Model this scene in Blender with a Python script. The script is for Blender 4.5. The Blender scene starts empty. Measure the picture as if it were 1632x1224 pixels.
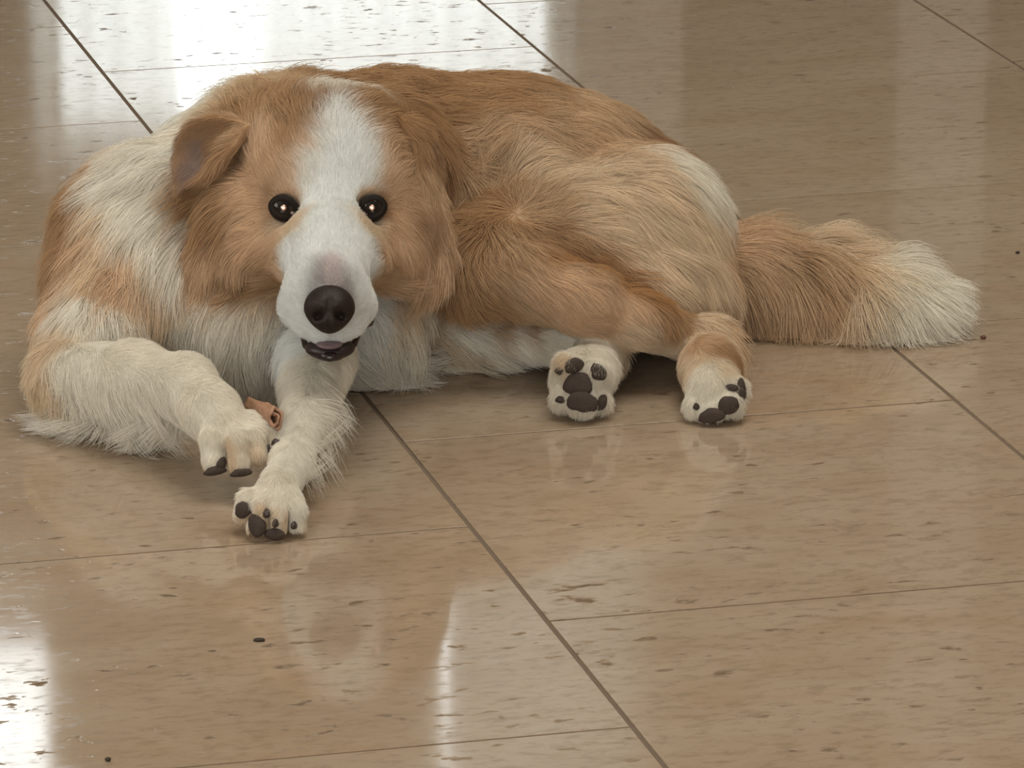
import bpy, bmesh, math, random
import numpy as np
from mathutils import Vector, Matrix, Euler, noise
from mathutils.bvhtree import BVHTree
from mathutils.kdtree import KDTree

random.seed(7)
rng = np.random.default_rng(7)
scene = bpy.context.scene
col = scene.collection

# ------------------------------------------------------------------ camera
TILE = 0.42
FPX = 8482.2
PITCH = 0.279869
ROLL = -0.005157
CAM_H = 2.6227169 * TILE
cp, sp = math.cos(PITCH), math.sin(PITCH)
cr, sr = math.cos(ROLL), math.sin(ROLL)
FWD = Vector((0, cp, -sp))
UP0 = Vector((0, sp, cp))
RIGHT = Vector((1, 0, 0)) * cr + UP0 * sr
UP = Vector((1, 0, 0)) * -sr + UP0 * cr
CAM = Vector((0, 0, CAM_H))
cam_data = bpy.data.cameras.new('camera')
cam_data.sensor_width = 36.0
cam_data.lens = FPX * 36.0 / 1632
cam_data.clip_start = 0.05
cam_data.clip_end = 200
cam = bpy.data.objects.new('camera', cam_data)
M = Matrix.Identity(4)
for i in range(3):
    M[i][0], M[i][1], M[i][2], M[i][3] = RIGHT[i], UP[i], -FWD[i], CAM[i]
cam.matrix_world = M
col.objects.link(cam)
scene.camera = cam

# ------------------------------------------------------------------ light
scene.view_settings.view_transform = 'Standard'
scene.view_settings.look = 'None'
scene.view_settings.gamma = 1
scene.view_settings.exposure = 0.0
scene.view_settings.use_curve_mapping = False
world = bpy.data.worlds.new('world')
scene.world = world
world.use_nodes = True
bg = world.node_tree.nodes['Background']
bg.inputs['Color'].default_value = (0.93, 1.0, 1.0, 1)
bg.inputs['Strength'].default_value = 5.2

def area_light(name, loc, rot, sx, sy, power, color=(1, 1, 1)):
    d = bpy.data.lights.new(name, 'AREA')
    d.shape = 'RECTANGLE'
    d.size, d.size_y, d.energy, d.color = sx, sy, power, color
    o = bpy.data.objects.new(name, d)
    o.location, o.rotation_euler = loc, rot
    col.objects.link(o)
    return o
R = math.radians
# daylight falling in through the room's other windows (behind and beside the camera)
area_light('daylight_back', (-0.6, -1.85, 1.55), (R(90), 0, 0), 3.6, 1.9, 110, (1.0, 0.99, 0.95))
area_light('daylight_side', (-2.95, 2.6, 1.6), (R(90), 0, R(-90)), 2.6, 1.5, 36, (1.0, 0.98, 0.94))
area_light('overhead_light', (0.4, 3.6, 2.66), (0, 0, 0), 1.6, 1.6, 44, (1.0, 0.95, 0.86))  # broad area light added for soft light from above
# the camera's focus-assist lamp, right beside the lens
fl = bpy.data.lights.new('focus_lamp', 'POINT')
fl.energy, fl.shadow_soft_size, fl.color = 0.6, 0.012, (1.0, 0.62, 0.38)
fo = bpy.data.objects.new('focus_lamp', fl)
fo.location = CAM + RIGHT * 0.03 + UP * 0.03
col.objects.link(fo)

# ------------------------------------------------------------------ helpers
def at(px, py, Y):
    """world point at depth Y that the photograph shows at pixel (px, py)"""
    d = FWD + RIGHT * ((px - 816) / FPX) - UP * ((py - 612) / FPX)
    return CAM + d * (Y / d.y)
def ground(px, py, z=0.0):
    d = FWD + RIGHT * ((px - 816) / FPX) - UP * ((py - 612) / FPX)
    return CAM + d * ((z - CAM_H) / d.z)
def rad(rpx, Y):
    return rpx * Y / cp / FPX

def new_obj(name, mesh, mat=None, parent=None, **props):
    o = bpy.data.objects.new(name, mesh)
    col.objects.link(o)
    if mat is not None and mesh is not None and not len(mesh.materials):
        mesh.materials.append(mat)
    if parent is not None:
        o.parent = parent
    for k, v in props.items():
        o[k] = v
    return o
def bm_obj(name, bm, mat=None, parent=None, smooth=True, **props):
    bmesh.ops.recalc_face_normals(bm, faces=bm.faces)
    me = bpy.data.meshes.new(name)
    bm.to_mesh(me)
    bm.free()
    if smooth:
        for p in me.polygons:
            p.use_smooth = True
    return new_obj(name, me, mat, parent, **props)

def material(name):
    m = bpy.data.materials.new(name)
    m.use_nodes = True
    nt = m.node_tree
    return m, nt, nt.nodes['Principled BSDF'], nt.nodes.new, nt.links.new
def simple(name, color, rough=0.5, **kw):
    m, nt, b, N, L = material(name)
    b.inputs['Base Color'].default_value = (*color, 1)
    b.inputs['Roughness'].default_value = rough
    for k, v in kw.items():
        b.inputs[k.replace('_', ' ')].default_value = v
    return m
def add_box(bm, lo, hi):
    r = bmesh.ops.create_cube(bm, size=1)
    lo, hi = Vector(lo), Vector(hi)
    for v in r['verts']:
        v.co = Vector(((v.co.x + .5) * (hi.x - lo.x) + lo.x, (v.co.y + .5) * (hi.y - lo.y) + lo.y, (v.co.z + .5) * (hi.z - lo.z) + lo.z))
    return r['verts']
def add_ball(bm, c, radii, u=20, v=12, basis=None):
    r = bmesh.ops.create_uvsphere(bm, u_segments=u, v_segments=v, radius=1)
    B = basis if basis is not None else Matrix.Identity(3)
    for w in r['verts']:
        w.co = Vector(c) + B @ Vector((w.co.x * radii[0], w.co.y * radii[1], w.co.z * radii[2]))
    return r['verts']

# ------------------------------------------------------------------ the room
YF, YB, XL, XR, ZC = 9.0, -2.0, -3.1, 3.1, 2.7
plaster = simple('plaster', (0.42, 0.36, 0.27), 0.8)
pale = simple('pale_plaster', (0.82, 0.79, 0.72), 0.7)
ceil_m = simple('ceiling_paint', (0.7, 0.66, 0.58), 0.9)
frame_m = simple('window_frame_paint', (0.5, 0.46, 0.4), 0.45)
blind_m = simple('pale_curtain_cloth', (0.62, 0.58, 0.5), 0.9)
def wall_with_holes(name, x0, x1, z0, z1, holes, y0, y1, mat):
    """a wall along x with rectangular openings, built as blocks between them"""
    bm = bmesh.new()
    xs = sorted({x0, x1, *[h[0] for h in holes], *[h[1] for h in holes]})
    zs = sorted({z0, z1, *[h[2] for h in holes], *[h[3] for h in holes]})
    for a, b in zip(xs, xs[1:]):
        for c, d in zip(zs, zs[1:]):
            mx, mz = (a + b) / 2, (c + d) / 2
            if any(h[0] < mx < h[1] and h[2] < mz < h[3] for h in holes):
                continue
            add_box(bm, (a, y0, c), (b, y1, d))
    bmesh.ops.remove_doubles(bm, verts=bm.verts, dist=1e-5)
    return bm_obj(name, bm, mat, smooth=False, kind='structure')
def wx(px):
    return (px - 816) / FPX * YF / cp
holes = [(wx(88), wx(880), 0.25, 1.05), (-1.9, wx(60), 1.97, 2.5), (wx(688), wx(1010), 1.70, 2.4)]
wall_with_holes('wall_far', XL, XR, 0, ZC, holes, YF, YF + 0.2, plaster)
for i, h in enumerate(holes):
    bm = bmesh.new()
    t = 0.012
    add_box(bm, (h[0], YF + .12, h[2]), (h[0] + t, YF + .16, h[3]))
    add_box(bm, (h[1] - t, YF + .12, h[2]), (h[1], YF + .16, h[3]))
    add_box(bm, (h[0], YF + .12, h[3] - t), (h[1], YF + .16, h[3]))
    add_box(bm, (h[0], YF + .12, h[2]), (h[1], YF + .16, h[2] + t))
    bm_obj('window_%d' % (i + 1), bm, frame_m, smooth=False, kind='structure')
# sheer curtains added over the unseen wide window to dim its reflection
def sheer_cloth(name, see_through, backlit):
    m = bpy.data.materials.new(name)
    m.use_nodes = True
    nt = m.node_tree; nt.nodes.clear()
    N, L = nt.nodes.new, nt.links.new
    out = N('ShaderNodeOutputMaterial'); d = N('ShaderNodeBsdfDiffuse'); t = N('ShaderNodeBsdfTranslucent')
    d.inputs['Color'].default_value = (.74, .74, .72, 1); t.inputs['Color'].default_value = (.78, .79, .77, 1)
    a = N('ShaderNodeMixShader'); a.inputs[0].default_value = backlit
    L(d.outputs[0], a.inputs[1]); L(t.outputs[0], a.inputs[2])
    tr = N('ShaderNodeBsdfTransparent')
    x = N('ShaderNodeMixShader'); x.inputs[0].default_value = see_through
    L(a.outputs[0], x.inputs[1]); L(tr.outputs[0], x.inputs[2]); L(x.outputs[0], out.inputs['Surface'])
    return m
sheer_m = sheer_cloth('sheer_cloth', .28, .55)
thick_m = sheer_cloth('lined_curtain_cloth', .0, .19)  # lined curtain added for a pale backlit patch in the floor's reflection
for wn, x0, x1, z0, z1, fold, cm in (('window_1', wx(60), wx(300), 0.2, 1.12, 0.055, sheer_m), ('window_1', wx(425), wx(930), 0.2, 1.12, 0.06, sheer_m), ('window_3', wx(711), wx(1030), 1.6, 2.5, 0.05, thick_m)):
    win = bpy.data.objects[wn]
    bm = bmesh.new()
    n = 120
    row = [[bm.verts.new((x0 + (x1 - x0) * i / n, YF - .05 + .012 * math.sin(2 * math.pi * (x1 - x0) * i / n / fold), z)) for i in range(n + 1)] for z in (z0, z1)]
    for i in range(n):
        bm.faces.new((row[0][i], row[0][i + 1], row[1][i + 1], row[1][i]))
    bm_obj('curtain', bm, cm, win)
for nm, lo, hi, mt in [('wall_left', (XL - .1, YB, 0), (XL, YF, ZC), plaster), ('wall_right', (XR, YB, 0), (XR + .1, YF, ZC), plaster),
                       ('wall_back', (XL, YB - .1, 0), (XR, YB, ZC), pale), ('ceiling', (XL, YB, ZC), (XR, YF, ZC + .1), ceil_m),
                       ('reflected_panel_1', (wx(885), YF - .03, 0.0), (wx(1085), YF - .001, 1.12), pale), ('reflected_panel_2', (wx(1420), YF - .03, 0.0), (wx(1560), YF - .001, ZC), pale)]:  # unseen pale panels added so the floor reflects lighter bands
    bm = bmesh.new()
    add_box(bm, lo, hi)
    bm_obj(nm, bm, mt, smooth=False, kind='structure')

# ------------------------------------------------------------------ travertine floor
def travertine():
    m, nt, b, N, L = material('polished_travertine')
    geo = N('ShaderNodeNewGeometry')
    oi = N('ShaderNodeObjectInfo')
    tc = N('ShaderNodeTexCoord')
    comb = N('ShaderNodeVectorMath'); comb.operation = 'SCALE'
    L(oi.outputs['Random'], comb.inputs['Scale'])
    comb.inputs[0].default_value = (37.0, 19.0, 53.0)
    addv = N('ShaderNodeVectorMath'); addv.operation = 'ADD'
    L(tc.outputs['Object'], addv.inputs[0]); L(comb.outputs[0], addv.inputs[1])
    def noise_tex(scale, stretch, detail=6, rough=0.6, distort=0.0):
        mp = N('ShaderNodeMapping'); mp.inputs['Scale'].default_value = stretch
        L(addv.outputs[0], mp.inputs['Vector'])
        n = N('ShaderNodeTexNoise'); n.inputs['Scale'].default_value = scale
        n.inputs['Detail'].default_value = detail; n.inputs['Roughness'].default_value = rough
        n.inputs['Distortion'].default_value = distort
        L(mp.outputs[0], n.inputs['Vector'])
        return n.outputs['Fac']
    def ramp(src, stops):
        r = N('ShaderNodeValToRGB')
        el = r.color_ramp.elements
        while len(el) < len(stops):
            el.new(0.5)
        for e, (p, c) in zip(el, stops):
            e.position = p
            e.color = (*c, 1) if isinstance(c, tuple) else (c, c, c, 1)
        L(src, r.inputs['Fac'])
        return r.outputs['Color']
    def mix(f, a, c, mode='MIX'):
        x = N('ShaderNodeMix'); x.data_type = 'RGBA'; x.blend_type = mode
        for s, v in ((0, f), (6, a), (7, c)):
            if hasattr(v, 'links'):
                L(v, x.inputs[s])
            else:
                x.inputs[s].default_value = v if s == 0 else (*v, 1)
        return x.outputs[2]
    broad = noise_tex(4.5, (1.0, 1.2, 1), 6, .6, .4)
    bands = noise_tex(11.0, (0.75, 1.9, 1), 8, .68, .5)
    fine = noise_tex(75.0, (0.8, 1.6, 1), 4, .65)
    rust = noise_tex(6.0, (0.9, 1.6, 1), 6, .65, .6)
    pitn = noise_tex(75.0, (0.6, 1.15, 1), 3, .6)
    pitmask = noise_tex(6.0, (0.9, 2.5, 1), 3, .5)
    c1 = ramp(broad, [(0.28, (0.29, 0.210, 0.137)), (0.5, (0.35, 0.265, 0.186)), (0.72, (0.395, 0.322, 0.24))])
    c2 = ramp(bands, [(0.28, (0.285, 0.205, 0.13)), (0.48, (0.35, 0.267, 0.186)), (0.70, (0.395, 0.322, 0.238))])
    c = mix(0.55, c1, c2)
    c = mix(ramp(rust, [(0.55, 0.0), (0.75, 0.5)]), c, (0.31, 0.18, 0.095))
    c = mix(ramp(fine, [(0.33, 0.45), (0.52, 0.0)]), c, (0.20, 0.14, 0.085))
    pit = N('ShaderNodeMath'); pit.operation = 'MULTIPLY'
    L(ramp(pitn, [(0.62, 0.0), (0.69, 1.0)]), pit.inputs[0]); L(ramp(pitmask, [(0.40, 0.0), (0.55, 1.0)]), pit.inputs[1])
    c = mix(pit.outputs[0], c, (0.15, 0.10, 0.058))
    L(c, b.inputs['Base Color'])
    ro = N('ShaderNodeMath'); ro.operation = 'MULTIPLY_ADD'
    L(pit.outputs[0], ro.inputs[0]); ro.inputs[1].default_value = 0.6
    L(ramp(broad, [(0.3, 0.045), (0.7, 0.085)]), ro.inputs[2])
    ro2 = N('ShaderNodeMath'); ro2.operation = 'MULTIPLY_ADD'
    L(ramp(fine, [(0.30, 1.0), (0.48, 0.0)]), ro2.inputs[0]); ro2.inputs[1].default_value = 0.08
    L(ro.outputs[0], ro2.inputs[2])
    L(ro2.outputs[0], b.inputs['Roughness'])
    b.inputs['IOR'].default_value = 1.5
    bu = N('ShaderNodeBump'); bu.inputs['Strength'].default_value = 0.12; bu.inputs['Distance'].default_value = 0.002
    inv = N('ShaderNodeMath'); inv.operation = 'SUBTRACT'; inv.inputs[0].default_value = 1.0
    L(pit.outputs[0], inv.inputs[1])
    L(inv.outputs[0], bu.inputs['Height'])
    L(bu.outputs[0], b.inputs['Normal'])
    return m
tile_m = travertine()
grout_m = simple('brown_grout', (0.17, 0.125, 0.088), 0.9)

YAW = R(-14.02005)
OX, OY = 1.9401503 * TILE, 11.552205 * TILE
cy_, sy_ = math.cos(YAW), math.sin(YAW)
def grid_to_world(bc, ac):
    """tile grid (b across the strips, a towards the camera, in tiles) -> world"""
    u, v = bc * TILE + OX, -ac * TILE + OY
    return Vector((cy_ * u + sy_ * v, -sy_ * u + cy_ * v, 0))
bm = bmesh.new()
add_box(bm, (XL, YB, -0.06), (XR, YF, -0.0014))
floor = bm_obj('floor', bm, grout_m, smooth=False, kind='structure')
def tile_mesh():
    gx, gy, h, bv = 0.0018, 0.0011, 0.012, 0.00015
    sx, sy = TILE / 2 - gx, TILE / 2 - gy
    bm = bmesh.new()
    top = [bm.verts.new((x * (sx - bv), y * (sy - bv), 0)) for x, y in ((-1, -1), (1, -1), (1, 1), (-1, 1))]
    mid = [bm.verts.new((x * sx, y * sy, -bv)) for x, y in ((-1, -1), (1, -1), (1, 1), (-1, 1))]
    bot = [bm.verts.new((x * sx, y * sy, -h)) for x, y in ((-1, -1), (1, -1), (1, 1), (-1, 1))]
    bm.faces.new(top)
    for i in range(4):
        j = (i + 1) % 4
        bm.faces.new((mid[i], mid[j], top[j], top[i]))
        bm.faces.new((bot[i], bot[j], mid[j], mid[i]))
    me = bpy.data.meshes.new('tile')
    bm.to_mesh(me)
    bm.free()
    me.materials.append(tile_m)
    return me
tm = tile_mesh()
OFFS = {-1: 0.4973, 0: 0.0, 1: 0.5153, 2: 0.03}
cand = []
for b in range(-8, 9):
    off = OFFS.get(b, OFFS[[0, -1][b % 2]])
    for a in range(-14, 18):
        c = grid_to_world(b + .5, a + off + .5)
        if XL + .1 < c.x < XR - .1 and 0.8 < c.y < YF - .1:
            cand.append(((c - Vector((0, 4.3, 0))).length, b, a, c))
cand.sort(key=lambda t: t[0])
for d, b, a, c in cand[:290]:
    o = new_obj('tile', tm, None, floor)
    o.location = c
    o.rotation_euler = (R(rng.normal(0, .02)), R(rng.normal(0, .02)), -YAW)

# ------------------------------------------------------------------ the dog's body: one smooth surface grown from tapered limbs
VOX = 0.003
LO = np.array([-0.39, 3.36, -0.012]); HI = np.array([0.40, 4.20, 0.30])
NX, NY, NZ = [int(v) for v in np.ceil((HI - LO) / VOX)]
field = np.full((NX, NY, NZ), 0.06, np.float32)
GX = [LO[i] + VOX * np.arange(n) for i, n in enumerate((NX, NY, NZ))]
def region(lo, hi):
    i0 = [max(0, int((lo[i] - LO[i]) / VOX)) for i in range(3)]
    i1 = [min(n, int((hi[i] - LO[i]) / VOX) + 2) for i, n in enumerate((NX, NY, NZ))]
    sl = tuple(slice(a, b) for a, b in zip(i0, i1))
    P = np.meshgrid(*[GX[i][sl[i]].astype(np.float32) for i in range(3)], indexing='ij')
    return sl, P
def blend(sl, d, k, cut=False):
    f = field[sl]
    if cut:
        d = -d
        h = np.clip(0.5 - 0.5 * (d - f) / k, 0, 1)
        field[sl] = f * h + d * (1 - h) + k * h * (1 - h)
    else:
        h = np.clip(0.5 + 0.5 * (d - f) / k, 0, 1)
        field[sl] = d * (1 - h) + f * h - k * h * (1 - h)
def limb(a, b, k=0.02):
    """tapered limb between two joints given as (px, py, depth, radius in px)"""
    A, B = at(*a[:3]), at(*b[:3])
    ra, rb = rad(a[3], a[2]), rad(b[3], b[2])
    m = max(ra, rb) + 0.065
    sl, (X, Y, Z) = region([min(A[i], B[i]) - m for i in range(3)], [max(A[i], B[i]) + m for i in range(3)])
    ab = B - A
    L2 = max(ab.length_squared, 1e-9)
    t = np.clip(((X - A.x) * ab.x + (Y - A.y) * ab.y + (Z - A.z) * ab.z) / L2, 0, 1)
    d = np.sqrt((X - A.x - t * ab.x) ** 2 + (Y - A.y - t * ab.y) ** 2 + (Z - A.z - t * ab.z) ** 2) - (ra + (rb - ra) * t)
    blend(sl, d, k)
def chain(pts, k=0.02):
    for a, b in zip(pts, pts[1:]):
        limb(a, b, k)
def blob(c, radii, k=0.02, basis=None, cut=False):
    C = at(*c)
    r = max(radii)
    m = r + (0.065 if not cut else 0.01)
    sl, (X, Y, Z) = region([C[i] - m for i in range(3)], [C[i] + m for i in range(3)])
    x, y, z = X - C.x, Y - C.y, Z - C.z
    if basis is not None:
        b = basis
        x, y, z = (x * b[0][0] + y * b[0][1] + z * b[0][2], x * b[1][0] + y * b[1][1] + z * b[1][2], x * b[2][0] + y * b[2][1] + z * b[2][2])
    k0 = np.sqrt((x / radii[0]) ** 2 + (y / radii[1]) ** 2 + (z / radii[2]) ** 2) + 1e-6
    k1 = np.sqrt((x / radii[0] ** 2) ** 2 + (y / radii[1] ** 2) ** 2 + (z / radii[2] ** 2) ** 2) + 1e-6
    blend(sl, k0 * (k0 - 1) / k1, k, cut)

# torso, from the shoulders back to the rump
chain([(318, 415, 3.88, 190), (470, 326, 3.93, 180), (640, 322, 3.97, 182), (800, 324, 4.00, 182), (925, 338, 4.01, 155), (1000, 352, 4.00, 118)], 0.03)
# rump and the uppermost thigh
limb((1020, 372, 3.95, 122), (1075, 455, 3.91, 82), 0.025)
limb((1000, 372, 3.93, 112), (770, 415, 3.85, 70), 0.03)
# upper hind leg: knee, shank, hock, foot
chain([(770, 425, 3.83, 62), (930, 478, 3.805, 46), (1010, 511, 3.81, 38), (1112, 545, 3.83, 27)], 0.012)
chain([(1118, 543, 3.83, 30), (1130, 585, 3.785, 38), (1138, 622, 3.742, 42)], 0.012)
limb((1118, 540, 3.835, 24), (1142, 552, 3.845, 17), 0.012)
# lower hind leg
chain([(690, 505, 3.89, 48), (800, 522, 3.865, 42), (900, 542, 3.83, 34), (955, 565, 3.815, 33)], 0.012)
chain([(955, 565, 3.815, 33), (925, 608, 3.75, 46)], 0.012)
# chest
limb((400, 500, 3.82, 138), (560, 490, 3.84, 105), 0.03)
# foreleg folded across the front
limb((230, 400, 3.86, 125), (118, 590, 3.73, 50), 0.03)
chain([(108, 602, 3.715, 52), (215, 602, 3.67, 50), (296, 612, 3.625, 42)], 0.015)
chain([(296, 612, 3.625, 42), (335, 655, 3.585, 40), (356, 680, 3.568, 38)], 0.012)
# foreleg stretched forward
chain([(505, 570, 3.73, 55), (484, 675, 3.60, 32), (464, 738, 3.535, 26), (442, 782, 3.480, 31)], 0.015)
# neck and head
limb((480, 312, 3.90, 140), (515, 312, 3.82, 115), 0.03)
blob((530, 290, 3.785), (0.058, 0.062, 0.057), 0.02)
limb((400, 385, 3.79, 62), (640, 390, 3.80, 56), 0.025)
chain([(530, 330, 3.735, 50), (524, 400, 3.685, 58), (521, 462, 3.645, 66)], 0.014)
limb((484, 488, 3.652, 36), (562, 488, 3.655, 34), 0.01)
limb((526, 440, 3.71, 56), (526, 523, 3.668, 40), 0.008)
# cheeks, filling in from under the eyes to the muzzle
chain([(478, 405, 3.705, 40), (432, 395, 3.750, 46), (392, 400, 3.785, 56)], 0.022)
chain([(574, 405, 3.708, 38), (618, 397, 3.755, 44), (650, 405, 3.79, 52)], 0.022)
limb((430, 350, 3.765, 40), (400, 330, 3.79, 48), 0.02)
limb((622, 350, 3.768, 38), (648, 335, 3.79, 46), 0.02)
blob((486, 352, 3.738), (0.016, 0.018, 0.017), 0.02)
blob((576, 352, 3.740), (0.016, 0.018, 0.017), 0.02)
# upper lip under the nose, and the crown running back into the neck
limb((498, 514, 3.640, 24), (526, 520, 3.634, 23), 0.008)
limb((526, 520, 3.634, 23), (552, 514, 3.640, 24), 0.008)
limb((480, 225, 3.81, 62), (440, 232, 3.88, 85), 0.03)
limb((560, 225, 3.81, 60), (600, 240, 3.88, 80), 0.03)
# the flank between thigh and shank
limb((850, 405, 3.875, 72), (1015, 462, 3.87, 66), 0.03)
# tail
chain([(1060, 420, 3.98, 60), (1180, 438, 4.0, 60), (1300, 462, 4.0, 60), (1400, 482, 3.985, 56), (1478, 498, 3.97, 44)], 0.02)

def toes(rows, k=0.0035):
    """each toe bends over its knuckle: (start, knuckle, tip)"""
    for a, b, c in rows:
        limb(a, b, k)
        limb(b, c, k)
# front paw of the folded leg
toes([((345, 668, 3.572, 20), (338, 700, 3.552, 18), (341, 737, 3.545, 19)), ((366, 672, 3.568, 20), (376, 704, 3.545, 19), (382, 738, 3.540, 20)),
      ((384, 672, 3.570, 18), (405, 698, 3.548, 17), (413, 724, 3.542, 18)), ((396, 668, 3.575, 15), (424, 686, 3.556, 14), (434, 706, 3.552, 14))])
# front paw of the stretched leg
toes([((420, 790, 3.480, 18), (398, 798, 3.472, 18), (391, 818, 3.470, 18)), ((432, 795, 3.470, 20), (417, 815, 3.456, 19), (413, 840, 3.455, 20)),
      ((448, 795, 3.470, 20), (446, 820, 3.452, 18), (443, 845, 3.452, 18)), ((462, 792, 3.472, 18), (472, 815, 3.460, 15), (474, 842, 3.458, 15))])
# hind paws
toes([((925, 600, 3.755, 24), (908, 588, 3.742, 21), (904, 580, 3.738, 18)), ((935, 600, 3.755, 22), (952, 595, 3.742, 19), (955, 587, 3.738, 17)),
      ((925, 620, 3.745, 24), (925, 635, 3.735, 24), (928, 642, 3.732, 22)), ((915, 620, 3.748, 22), (898, 630, 3.740, 18), (894, 638, 3.738, 14)), ((935, 620, 3.748, 20), (954, 632, 3.740, 16), (958, 640, 3.738, 14))])
toes([((1128, 625, 3.745, 26), (1112, 645, 3.733, 20), (1110, 654, 3.730, 17)), ((1138, 630, 3.742, 26), (1136, 652, 3.728, 21), (1134, 660, 3.726, 19)),
      ((1145, 625, 3.742, 26), (1160, 640, 3.728, 20), (1163, 646, 3.728, 18)), ((1145, 615, 3.748, 24), (1168, 618, 3.736, 18), (1174, 620, 3.735, 15))])

# creases between the toes
for c in ((360, 724, 3.536), (399, 724, 3.532), (425, 706, 3.542), (402, 826, 3.452), (429, 832, 3.446), (459, 832, 3.448)):
    blob(c, (0.0009, 0.010, 0.011), 0.0035, cut=True)
# eye sockets
EYES = [(452, 331, -14, 1, 3.7190), (593, 331, 14, -1, 3.7210)]
for e in EYES:
    blob((e[0], e[1], e[4]), (0.0128, 0.0128, 0.0122), 0.004, cut=True)
def surface_nets(f):
    n = np.array(f.shape)
    s = f < 0
    c = s[:-1, :-1, :-1].astype(np.int8)
    for dx in (0, 1):
        for dy in (0, 1):
            for dz in (0, 1):
                if dx + dy + dz:
                    c = c + s[dx:n[0] - 1 + dx, dy:n[1] - 1 + dy, dz:n[2] - 1 + dz]
    act = (c > 0) & (c < 8)
    idx = np.full(act.shape, -1, np.int32)
    cells = np.argwhere(act)
    idx[act] = np.arange(len(cells))
    pos = np.zeros((len(cells), 3)); cnt = np.zeros(len(cells))
    corners = [(x, y, z) for x in (0, 1) for y in (0, 1) for z in (0, 1)]
    for a in corners:
        for ax in range(3):
            if a[ax] == 0:
                b = list(a); b[ax] = 1
                fa = f[tuple((cells + a).T)]; fb = f[tuple((cells + b).T)]
                cr_ = (fa < 0) != (fb < 0)
                t = np.where(cr_, fa / np.where(cr_, fa - fb, 1), 0)
                p = np.array(a, float)[None] + 0 * t[:, None]
                p[:, ax] += t
                pos[cr_] += p[cr_]; cnt[cr_] += 1
    verts = (cells + pos / cnt[:, None]) * VOX + LO
    quads = []
    for ax in range(3):
        sl0 = [slice(1, -1)] * 3; sl1 = [slice(1, -1)] * 3
        sl0[ax] = slice(0, -1); sl1[ax] = slice(1, None)
        a, b = s[tuple(sl0)], s[tuple(sl1)]
        o = np.array([1, 1, 1]); o[ax] = 0
        u, v = [(1, 2), (2, 0), (0, 1)][ax]
        eu = np.eye(3, dtype=int)[u]; ev = np.eye(3, dtype=int)[v]
        for flip in (False, True):
            e = np.argwhere((a & ~b) if not flip else (~a & b)) + o
            q = np.stack([idx[tuple((e - eu - ev).T)], idx[tuple((e - ev).T)], idx[tuple(e.T)], idx[tuple((e - eu).T)]], 1)
            quads.append(q if not flip else q[:, ::-1])
    return verts, np.concatenate(quads)
# nothing below the floor, and a flat belly where it lies
zz = (0.004 - GX[2])[None, None, :].astype(np.float32)
field = np.maximum(field, zz)
verts, quads = surface_nets(field)
def laplace(verts, quads, it, lam=0.5):
    e = np.concatenate([quads[:, [0, 1]], quads[:, [1, 2]], quads[:, [2, 3]], quads[:, [3, 0]]])
    deg = np.bincount(e.ravel(), minlength=len(verts))[:, None]
    for i in range(it):
        acc = np.zeros_like(verts)
        for k in range(3):
            acc[:, k] = np.bincount(e[:, 0], verts[e[:, 1], k], len(verts)) + np.bincount(e[:, 1], verts[e[:, 0], k], len(verts))
        verts = verts + (lam if i % 2 == 0 else -lam * 1.04) * (acc / deg - verts)
    return verts
verts = laplace(verts, quads, 4)
me = bpy.data.meshes.new('dog')
me.from_pydata(verts.tolist(), [], quads.tolist())
me.update()
for p in me.polygons:
    p.use_smooth = True
skin_m = simple('dog_skin', (0.45, 0.33, 0.22), 0.7)
dog = new_obj('dog', me, skin_m, label='tan and white longhaired dog lying on the tile floor, looking up at the viewer', category='dog')
bvh = BVHTree.FromPolygons([Vector(v) for v in verts], quads.tolist())
def hit(px, py):
    d = (FWD + RIGHT * ((px - 816) / FPX) - UP * ((py - 612) / FPX)).normalized()
    return bvh.ray_cast(CAM, d)
# ------------------------------------------------------------------ parts of the dog
def frame_on(p, n, roll_deg=0.0, toward=None):
    """basis with its y axis along the outward normal n, x towards the picture's right"""
    y = n.normalized()
    x = (RIGHT - y * RIGHT.dot(y)).normalized()
    z = -x.cross(y)
    a = R(roll_deg)
    x, z = x * math.cos(a) + z * math.sin(a), -x * math.sin(a) + z * math.cos(a)
    return Matrix((x, y, z)).transposed()
def tube(bm, pts, radii, seg=10):
    pts = [Vector(p) for p in pts]
    rings = []
    for i, p in enumerate(pts):
        t = (pts[min(i + 1, len(pts) - 1)] - pts[max(i - 1, 0)]).normalized()
        a = t.cross(Vector((0.1, -1, 0.2))).normalized()
        b = t.cross(a)
        rings.append([bm.verts.new(p + (a * math.cos(q) + b * math.sin(q)) * radii[i]) for q in [2 * math.pi * k / seg for k in range(seg)]])
    for r0, r1 in zip(rings, rings[1:]):
        for k in range(seg):
            bm.faces.new((r0[k], r0[(k + 1) % seg], r1[(k + 1) % seg], r1[k]))
    bm.faces.new(rings[0]); bm.faces.new(rings[-1][::-1])
    bmesh.ops.recalc_face_normals(bm, faces=bm.faces)

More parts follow.
